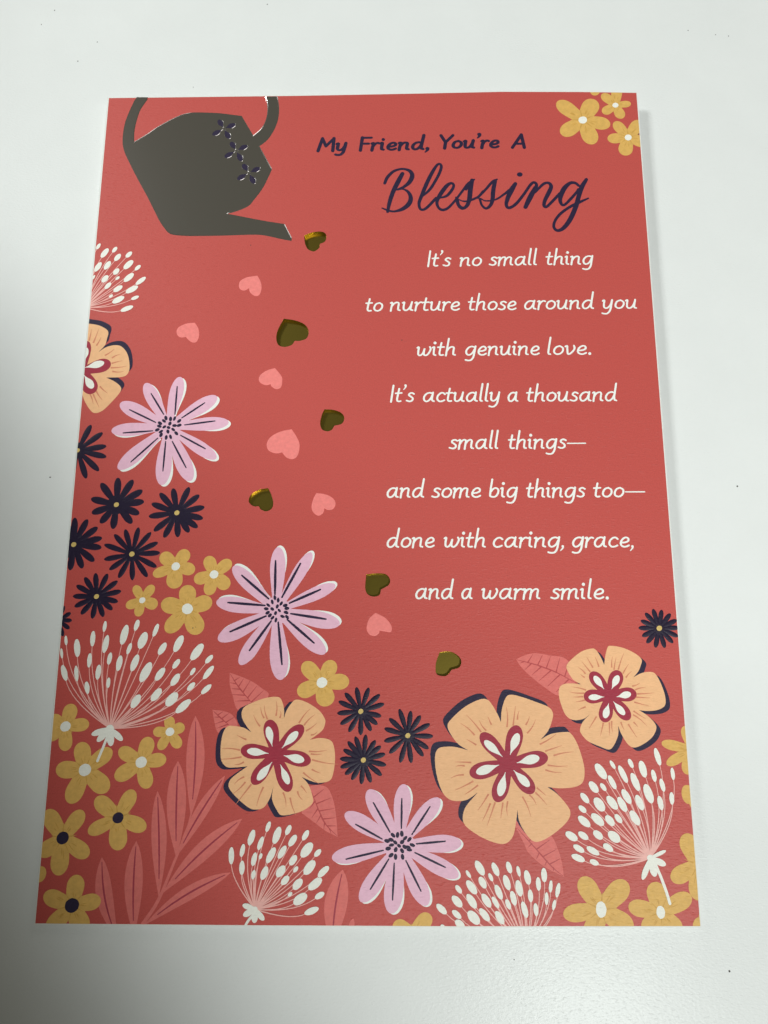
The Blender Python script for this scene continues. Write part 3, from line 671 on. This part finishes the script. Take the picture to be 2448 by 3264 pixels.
# ------------------------------------------------------------------ lettering, drawn stroke by stroke
BOWL = [(0.70, 0.84), (0.50, 0.91), (0.28, 0.82), (0.12, 0.55), (0.12, 0.28), (0.24, 0.10), (0.42, 0.12), (0.60, 0.34), (0.71, 0.66)]
STEM = [(0.02, 0.84), (0.13, 0.90), (0.14, 0.72), (0.11, 0.40), (0.09, 0.05)]
ARCH = [(0.12, 0.48), (0.28, 0.78), (0.48, 0.90), (0.62, 0.80), (0.61, 0.45), (0.62, 0.17), (0.76, 0.10)]
GL = {
 'a': ([BOWL, [(0.75, 0.93), (0.71, 0.45), (0.74, 0.18), (0.88, 0.10)]], .99),
 'b': ([[(0.20, 1.68), (0.14, 0.9), (0.12, 0.22)], [(0.13, 0.50), (0.30, 0.80), (0.50, 0.90), (0.69, 0.74), (0.68, 0.40), (0.52, 0.14), (0.32, 0.09), (0.12, 0.18)]], .86),
 'c': ([[(0.66, 0.76), (0.50, 0.90), (0.30, 0.84), (0.13, 0.58), (0.12, 0.30), (0.27, 0.10), (0.48, 0.10), (0.66, 0.20)]], .77),
 'd': ([BOWL, [(0.80, 1.72), (0.74, 0.9), (0.71, 0.45), (0.74, 0.18), (0.88, 0.10)]], .99),
 'e': ([[(0.14, 0.44), (0.40, 0.47), (0.61, 0.60), (0.60, 0.81), (0.44, 0.90), (0.24, 0.77), (0.12, 0.50), (0.14, 0.25), (0.30, 0.10), (0.50, 0.10), (0.68, 0.21)]], .79),
 'g': ([BOWL, [(0.76, 0.93), (0.71, 0.30), (0.66, -0.12), (0.52, -0.40), (0.30, -0.45), (0.10, -0.39)]], .90),
 'h': ([[(0.20, 1.70), (0.14, 0.8), (0.09, 0.05)], ARCH], .87),
 'i': ([[(0.02, 0.84), (0.14, 0.90), (0.13, 0.50), (0.15, 0.18), (0.29, 0.10)], (0.17, 1.30, 0.14)], .42),
 'l': ([[(0.20, 1.74), (0.14, 0.8), (0.13, 0.20), (0.27, 0.10)]], .40),
 'm': ([STEM, [(0.12, 0.48), (0.26, 0.78), (0.44, 0.90), (0.56, 0.80), (0.54, 0.45), (0.51, 0.05)], [(0.53, 0.48), (0.68, 0.78), (0.86, 0.90), (0.99, 0.80), (0.97, 0.45), (0.99, 0.17), (1.13, 0.10)]], 1.24),
 'n': ([STEM, ARCH], .88),
 'o': ([[(0.46, 0.90), (0.23, 0.79), (0.11, 0.50), (0.14, 0.24), (0.32, 0.10), (0.54, 0.16), (0.69, 0.42), (0.67, 0.72), (0.46, 0.90)]], .82),
 'r': ([STEM, [(0.12, 0.48), (0.25, 0.76), (0.42, 0.90), (0.56, 0.85)]], .58),
 's': ([[(0.57, 0.80), (0.40, 0.90), (0.23, 0.83), (0.20, 0.67), (0.37, 0.53), (0.50, 0.37), (0.46, 0.17), (0.28, 0.09), (0.05, 0.17)]], .65),
 't': ([[(0.22, 1.30), (0.16, 0.70), (0.14, 0.25), (0.24, 0.10), (0.42, 0.12)], [(-0.02, 0.87), (0.44, 0.90)]], .53),
 'u': ([[(0.02, 0.84), (0.14, 0.90), (0.12, 0.50), (0.15, 0.20), (0.30, 0.09), (0.48, 0.20), (0.62, 0.50), (0.69, 0.82)], [(0.70, 0.93), (0.65, 0.40), (0.67, 0.16), (0.81, 0.10)]], .92),
 'v': ([[(0.02, 0.84), (0.14, 0.90), (0.17, 0.50), (0.22, 0.14), (0.34, 0.12), (0.54, 0.36), (0.65, 0.66), (0.60, 0.91)]], .77),
 'w': ([[(0.02, 0.84), (0.14, 0.90), (0.12, 0.50), (0.15, 0.18), (0.30, 0.10), (0.46, 0.30), (0.55, 0.66)], [(0.56, 0.72), (0.53, 0.30), (0.62, 0.10), (0.80, 0.16), (0.95, 0.45), (1.01, 0.74), (0.94, 0.91)]], 1.12),
 'y': ([[(0.02, 0.84), (0.14, 0.90), (0.12, 0.50), (0.15, 0.22), (0.30, 0.11), (0.48, 0.22), (0.62, 0.50), (0.69, 0.82)], [(0.70, 0.93), (0.65, 0.30), (0.58, -0.14), (0.42, -0.40), (0.22, -0.45), (0.03, -0.39)]], .86),
 'I': ([[(0.16, 1.62), (0.10, 0.06)]], .40),
 "'": ([[(0.14, 1.62), (0.16, 1.48), (0.03, 1.22)]], .28),
 ',': ([[(0.13, 0.12), (0.14, -0.02), (0.00, -0.26)]], .30),
 '.': ([(0.13, 0.13, 0.14)], .28),
 '-': ([[(0.04, 0.52), (1.36, 0.52)]], 1.40),
 'M': ([[(0.06, 0.06), (0.26, 1.52)], [(0.26, 1.50), (0.60, 0.62)], [(0.60, 0.62), (1.12, 1.50)], [(1.12, 1.52), (1.16, 0.06)]], 1.32),
 'F': ([[(0.12, 0.06), (0.14, 1.56)], [(0.14, 1.54), (0.80, 1.54)], [(0.13, 0.84), (0.66, 0.84)]], .80),
 'Y': ([[(0.02, 1.58), (0.42, 0.76)], [(0.92, 1.58), (0.42, 0.76)], [(0.42, 0.80), (0.40, 0.06)]], .86),
 'A': ([[(0.00, 0.06), (0.60, 1.56)], [(0.60, 1.56), (0.92, 0.06)], [(0.24, 0.50), (0.84, 0.50)]], 1.05),
}
SHEAR = 0.085
def word(I, text, start, end, xh, weight, m, thin=0.80):
    """set one word between two baseline points (card mm)"""
    strokes = []; x = 0.0
    for ch in text:
        g, adv = GL[ch]
        for s in g:
            if isinstance(s, tuple): strokes.append((ch, [(s[0]+x+SHEAR*s[1], s[1])], s[2]))
            else: strokes.append((ch, [(px+x+SHEAR*py, py) for px, py in s], None))
        x += adv + (0.05 if weight > 0.26 else 0)
    xs = [p[0] for _, s, _ in strokes for p in s]; lo, hi = min(xs)-weight/2, max(xs)+weight/2
    a, b = Vector(start), Vector(end); e = b-a; W = e.length; e.normalize(); up = Vector((-e.y, e.x)); k = W/(hi-lo)
    T = lambda p: tuple(a+e*((p[0]-lo)*k)+up*(p[1]*xh))
    for ch, s, dot in strokes:
        if dot:
            r = dot*(1.0 if weight < 0.26 else 1.3); c0 = T(s[0]); I.poly(oval(c0, 2*r*xh, 2*r*xh, 0, 14), m); continue
        P = curve([T(p) for p in s], False, 5) if len(s) > 2 else [tuple(Vector(T(s[0])).lerp(Vector(T(s[1])), i/4)) for i in range(5)]
        ws = []
        for i in range(len(P)):
            d = Vector(P[min(i+1, len(P)-1)])-Vector(P[max(i-1, 0)]); d.normalize()
            vert = abs(d.dot(up)); ws.append(weight*xh*(thin+(1-thin)*vert*vert))
        if ch in "',": ws = [weight*xh*(1.25-0.85*i/(len(P)-1)) for i in range(len(P))]
        if ch == '-': ws = [weight*xh*0.62]*len(P)
        I.ribbon(P, ws, m)

def line(name, sheet, words, xh, weight, m, thin, label):
    I = Ink(0.04)
    for text, x0, x1, y0, y1 in words:
        word(I, text, sheet(x0, y0), sheet(x1, y1), xh, weight, m, thin); I.k = 0
    return I.build(name, card, label)
XH = 2.42
Ls = lambda x, y, w: Sheet(x, y, w/1659.0)
line('heading_line', Ls(980, 400, 720), [('My', 60, 300, 191, 188), ('Friend,', 370, 900, 187, 179), ("You're", 965, 1420, 172, 166), ('A', 1488, 1610, 166, 165)], 2.28, 0.365, 'navy', 0.70, 'bold navy words My Friend, You\'re A')
VERSE = [
 (Ls(1340, 780, 580), [("It's", 60, 288, 203, 200), ('no', 355, 563, 199, 197), ('small', 620, 1074, 194, 190), ('thing', 1141, 1584, 188, 184)], "cream verse line It's no small thing"),
 (Ls(1140, 920, 920), [('to', 42, 147, 134, 133), ('nurture', 183, 591, 131, 128), ('those', 632, 916, 127, 125), ('around', 957, 1366, 123, 119), ('you', 1397, 1609, 119, 117)], 'cream verse line to nurture those around you'),
 (Ls(1300, 1060, 620), [('with', 71, 414, 204, 200), ('genuine', 480, 1129, 199, 195), ('love.', 1188, 1563, 194, 191)], 'cream verse line with genuine love'),
 (Ls(1220, 1210, 780), [("It's", 48, 221, 155, 154), ('actually', 272, 800, 154, 152), ('a', 847, 921, 153, 152), ('thousand', 971, 1598, 152, 149)], "cream verse line It's actually a thousand"),
 (Ls(1100, 1350, 1100), [('small', 496, 743, 125, 124), ('things-', 782, 1163, 124, 122)], 'cream verse line small things with dash'),
 (Ls(1100, 1350, 1100), [('and', 199, 386, 359, 358), ('some', 412, 656, 359, 358), ('big', 691, 834, 358, 357), ('things', 869, 1161, 358, 357), ('too-', 1192, 1448, 357, 356)], 'cream verse line and some big things too'),
 (Ls(1100, 1350, 1100), [('done', 199, 433, 599, 598), ('with', 472, 679, 598, 598), ('caring,', 709, 1053, 598, 597), ('grace,', 1086, 1388, 597, 597)], 'cream verse line done with caring, grace'),
 (Ls(1100, 1350, 1100), [('and', 337, 526, 846, 846), ('a', 559, 614, 846, 846), ('warm', 654, 941, 846, 846), ('smile.', 984, 1267, 846, 846)], 'cream verse line and a warm smile'),
]
for sh, words, lab in VERSE: line('verse_line', sh, words, XH, 0.178, 'cream', 0.82, lab)

# brush script word
I = Ink(0.04)
def brush(sheet, pts):
    P = curve([sheet(p[0], p[1]) for p in pts], False, 6)
    W = curve([(i, p[2]) for i, p in enumerate(pts)], False, 6); k = wmm(sheet, pts[0], 100)/100
    I.ribbon(P, [max(8, w[1])*k*0.94 for w in W], 'navy'); I.k = I.k % 7
brush(T1, [(392, 255, 66), (330, 370, 78), (255, 520, 72), (200, 680, 66), (168, 830, 46)])
brush(T1, [(125, 398, 50), (165, 310, 55), (250, 225, 48), (350, 187, 40), (430, 187, 42), (510, 220, 60), (540, 290, 75), (500, 380, 72), (420, 450, 50), (330, 490, 35)])
brush(T1, [(310, 495, 38), (400, 487, 30), (480, 532, 50), (518, 620, 70), (490, 710, 78), (400, 785, 65), (280, 823, 38), (190, 815, 35), (85, 775, 24)])
brush(T1, [(690, 600, 30), (800, 500, 48), (880, 380, 48), (950, 250, 50), (980, 150, 48), (955, 108, 40), (910, 130, 45), (840, 240, 60), (760, 400, 65), (690, 570, 62), (645, 690, 52), (655, 775, 45), (700, 800, 45), (770, 760, 48), (900, 625, 50)])
brush(T1, [(950, 622, 30), (1060, 590, 45), (1140, 500, 50), (1167, 430, 45), (1130, 398, 45), (1060, 440, 65), (970, 560, 70), (915, 670, 55), (930, 755, 45), (990, 802, 48), (1070, 780, 45), (1150, 705, 42), (1220, 620, 40), (1300, 515, 42), (1390, 400, 45), (1476, 345, 26)])
brush(T1, [(1435, 372, 60), (1415, 500, 72), (1400, 650, 70), (1365, 740, 60), (1300, 782, 45), (1240, 745, 38), (1210, 665, 38), (1200, 610, 25)])
brush(T1, [(1235, 642, 24), (1330, 676, 22), (1440, 655, 28), (1540, 600, 38), (1610, 520, 40)])
brush(T2, [(95, 545, 30), (200, 430, 38), (290, 330, 42), (350, 297, 24)])
brush(T2, [(20, 310, 56), (0, 440, 62), (-12, 560, 58), (-45, 640, 48), (-95, 675, 38), (-150, 640, 34), (-170, 560, 30)])
brush(T2, [(-60, 430, 40), (0, 345, 44), (50, 298, 24)])
brush(T2, [(-110, 585, 20), (-50, 585, 24), (20, 565, 30), (100, 530, 34)])
brush(T2, [(325, 320, 54), (300, 440, 62), (290, 560, 58), (263, 640, 48), (205, 682, 38), (150, 640, 34), (122, 560, 34)])
brush(T2, [(130, 550, 20), (200, 582, 22), (330, 565, 28), (450, 490, 36), (510, 440, 40)])
brush(T2, [(592, 355, 54), (540, 440, 75), (490, 550, 62), (472, 635, 48), (510, 675, 45), (600, 622, 45), (700, 500, 42), (790, 372, 42), (838, 338, 40), (872, 370, 46), (850, 430, 60)])
brush(T2, [(855, 410, 60), (790, 530, 75), (725, 665, 58)])
brush(T2, [(850, 470, 36), (960, 362, 42), (1030, 345, 42), (1065, 390, 55), (1040, 460, 62), (985, 570, 55), (970, 640, 48), (1000, 662, 42), (1060, 610, 42), (1180, 485, 45)])
brush(T2, [(1430, 382, 40), (1380, 345, 42), (1310, 350, 50), (1230, 430, 72), (1185, 550, 60), (1200, 622, 45), (1240, 635, 40), (1310, 570, 42), (1400, 470, 40), (1425, 430, 40)])
brush(T2, [(1530, 300, 50), (1470, 400, 68), (1430, 520, 65), (1390, 660, 68), (1320, 820, 68), (1240, 930, 60), (1160, 975, 45), (1105, 940, 42), (1110, 860, 40), (1180, 760, 42), (1300, 670, 42), (1420, 610, 45), (1556, 548, 24)])
I.poly(oval(T2(650, 233), wmm(T2, (650, 233), 76), wmm(T2, (650, 233), 66), 0, 20), 'navy')
I.build('script_word', card, 'navy brush lettering Blessing')

# ------------------------------------------------------------------ specks of dust
def speck(px, py, r, label, on_card=False, grp=None, stretch=1.0):
    me = bpy.data.meshes.new('dust_speck'); v = []; f = []
    rg = random.Random(px); ring = 9
    for k, (rr, z) in enumerate(((1, 0), (0.8, 0.5), (0.4, 0.85))):
        for a in range(ring):
            t = 2*math.pi*a/ring; w = 0.8*rr*r*(0.75+0.5*rg.random()); v.append((w*math.cos(t)*MM*stretch, w*math.sin(t)*MM, z*r*0.6*MM))
    v.append((0, 0, r*0.6*MM))
    for k in range(2):
        for a in range(ring):
            b = (a+1) % ring; f.append((k*ring+a, k*ring+b, (k+1)*ring+b, (k+1)*ring+a))
    for a in range(ring): f.append((2*ring+a, 2*ring+(a+1) % ring, 3*ring))
    me.from_pydata(v, [], f); me.materials.append(M['dust'])
    o = bpy.data.objects.new('dust_speck', me); COL.objects.link(o)
    if on_card:
        p = art(px, py); o.location = CARD @ Vector((p[0]*MM, p[1]*MM, 0.04*MM))
    else:
        org = cam.matrix_world.translation; d = cam.matrix_world.to_3x3() @ Vector(((px-CW/2)/F, -(py-CH/2)/F, -1)); s = -org.z/d.z
        o.location = (org.x+s*d.x, org.y+s*d.y, 0)
    o['label'] = label; o['category'] = 'dust speck'; o['group'] = grp or ('specks on the card' if on_card else 'specks on the white paper')
speck(174, 33, 0.17, 'dark dust speck on white paper, nearest the top left corner of the photo')
speck(132, 78, 0.15, 'small dust speck on white paper, leftmost of those above the card')
speck(310, 134, 0.16, 'dust speck on white paper above the left arm of the can handle')
speck(248, 195, 0.17, 'dust speck on white paper just up left of the card corner')
speck(852, 14, 0.17, 'dust speck on white paper at the very top edge of the photo')
speck(616, 278, 0.13, 'faint dust speck on white paper close above the watering can')
speck(2193, 97, 0.15, 'dust speck above the top right card corner, left one of a row of three')
speck(2281, 111, 0.15, 'dust speck above the top right card corner, middle of a row of three')
speck(2322, 115, 0.16, 'dust speck above the top right card corner, right one of a row of three')
speck(2350, 1550, 0.24, 'grey fleck on white paper halfway down the right side of the card')
speck(2325, 3096, 0.24, 'black dust speck on white paper off the bottom right corner of the card')
speck(1639, 3059, 0.14, 'faint dust speck on white paper below the bottom edge of the card')
speck(160, 1521, 0.16, 'faint grey fleck on white paper left of the card beside the navy daisies', stretch=1.8)
speck(799, 782, 0.14, 'dark speck on the red card just below the spout of the can', True)
speck(1281, 1084, 0.15, 'dark speck on the red card left of the verse line with genuine love', True)
speck(615, 2002, 0.16, 'black speck on the yellow flower petal, larger of the two', True)
speck(624, 1999, 0.10, 'tiny black speck on the yellow flower petal, smaller of the two', True)
speck(2035, 428, 0.17, 'dark nick of dirt on the right edge of the card by a yellow flower', True)
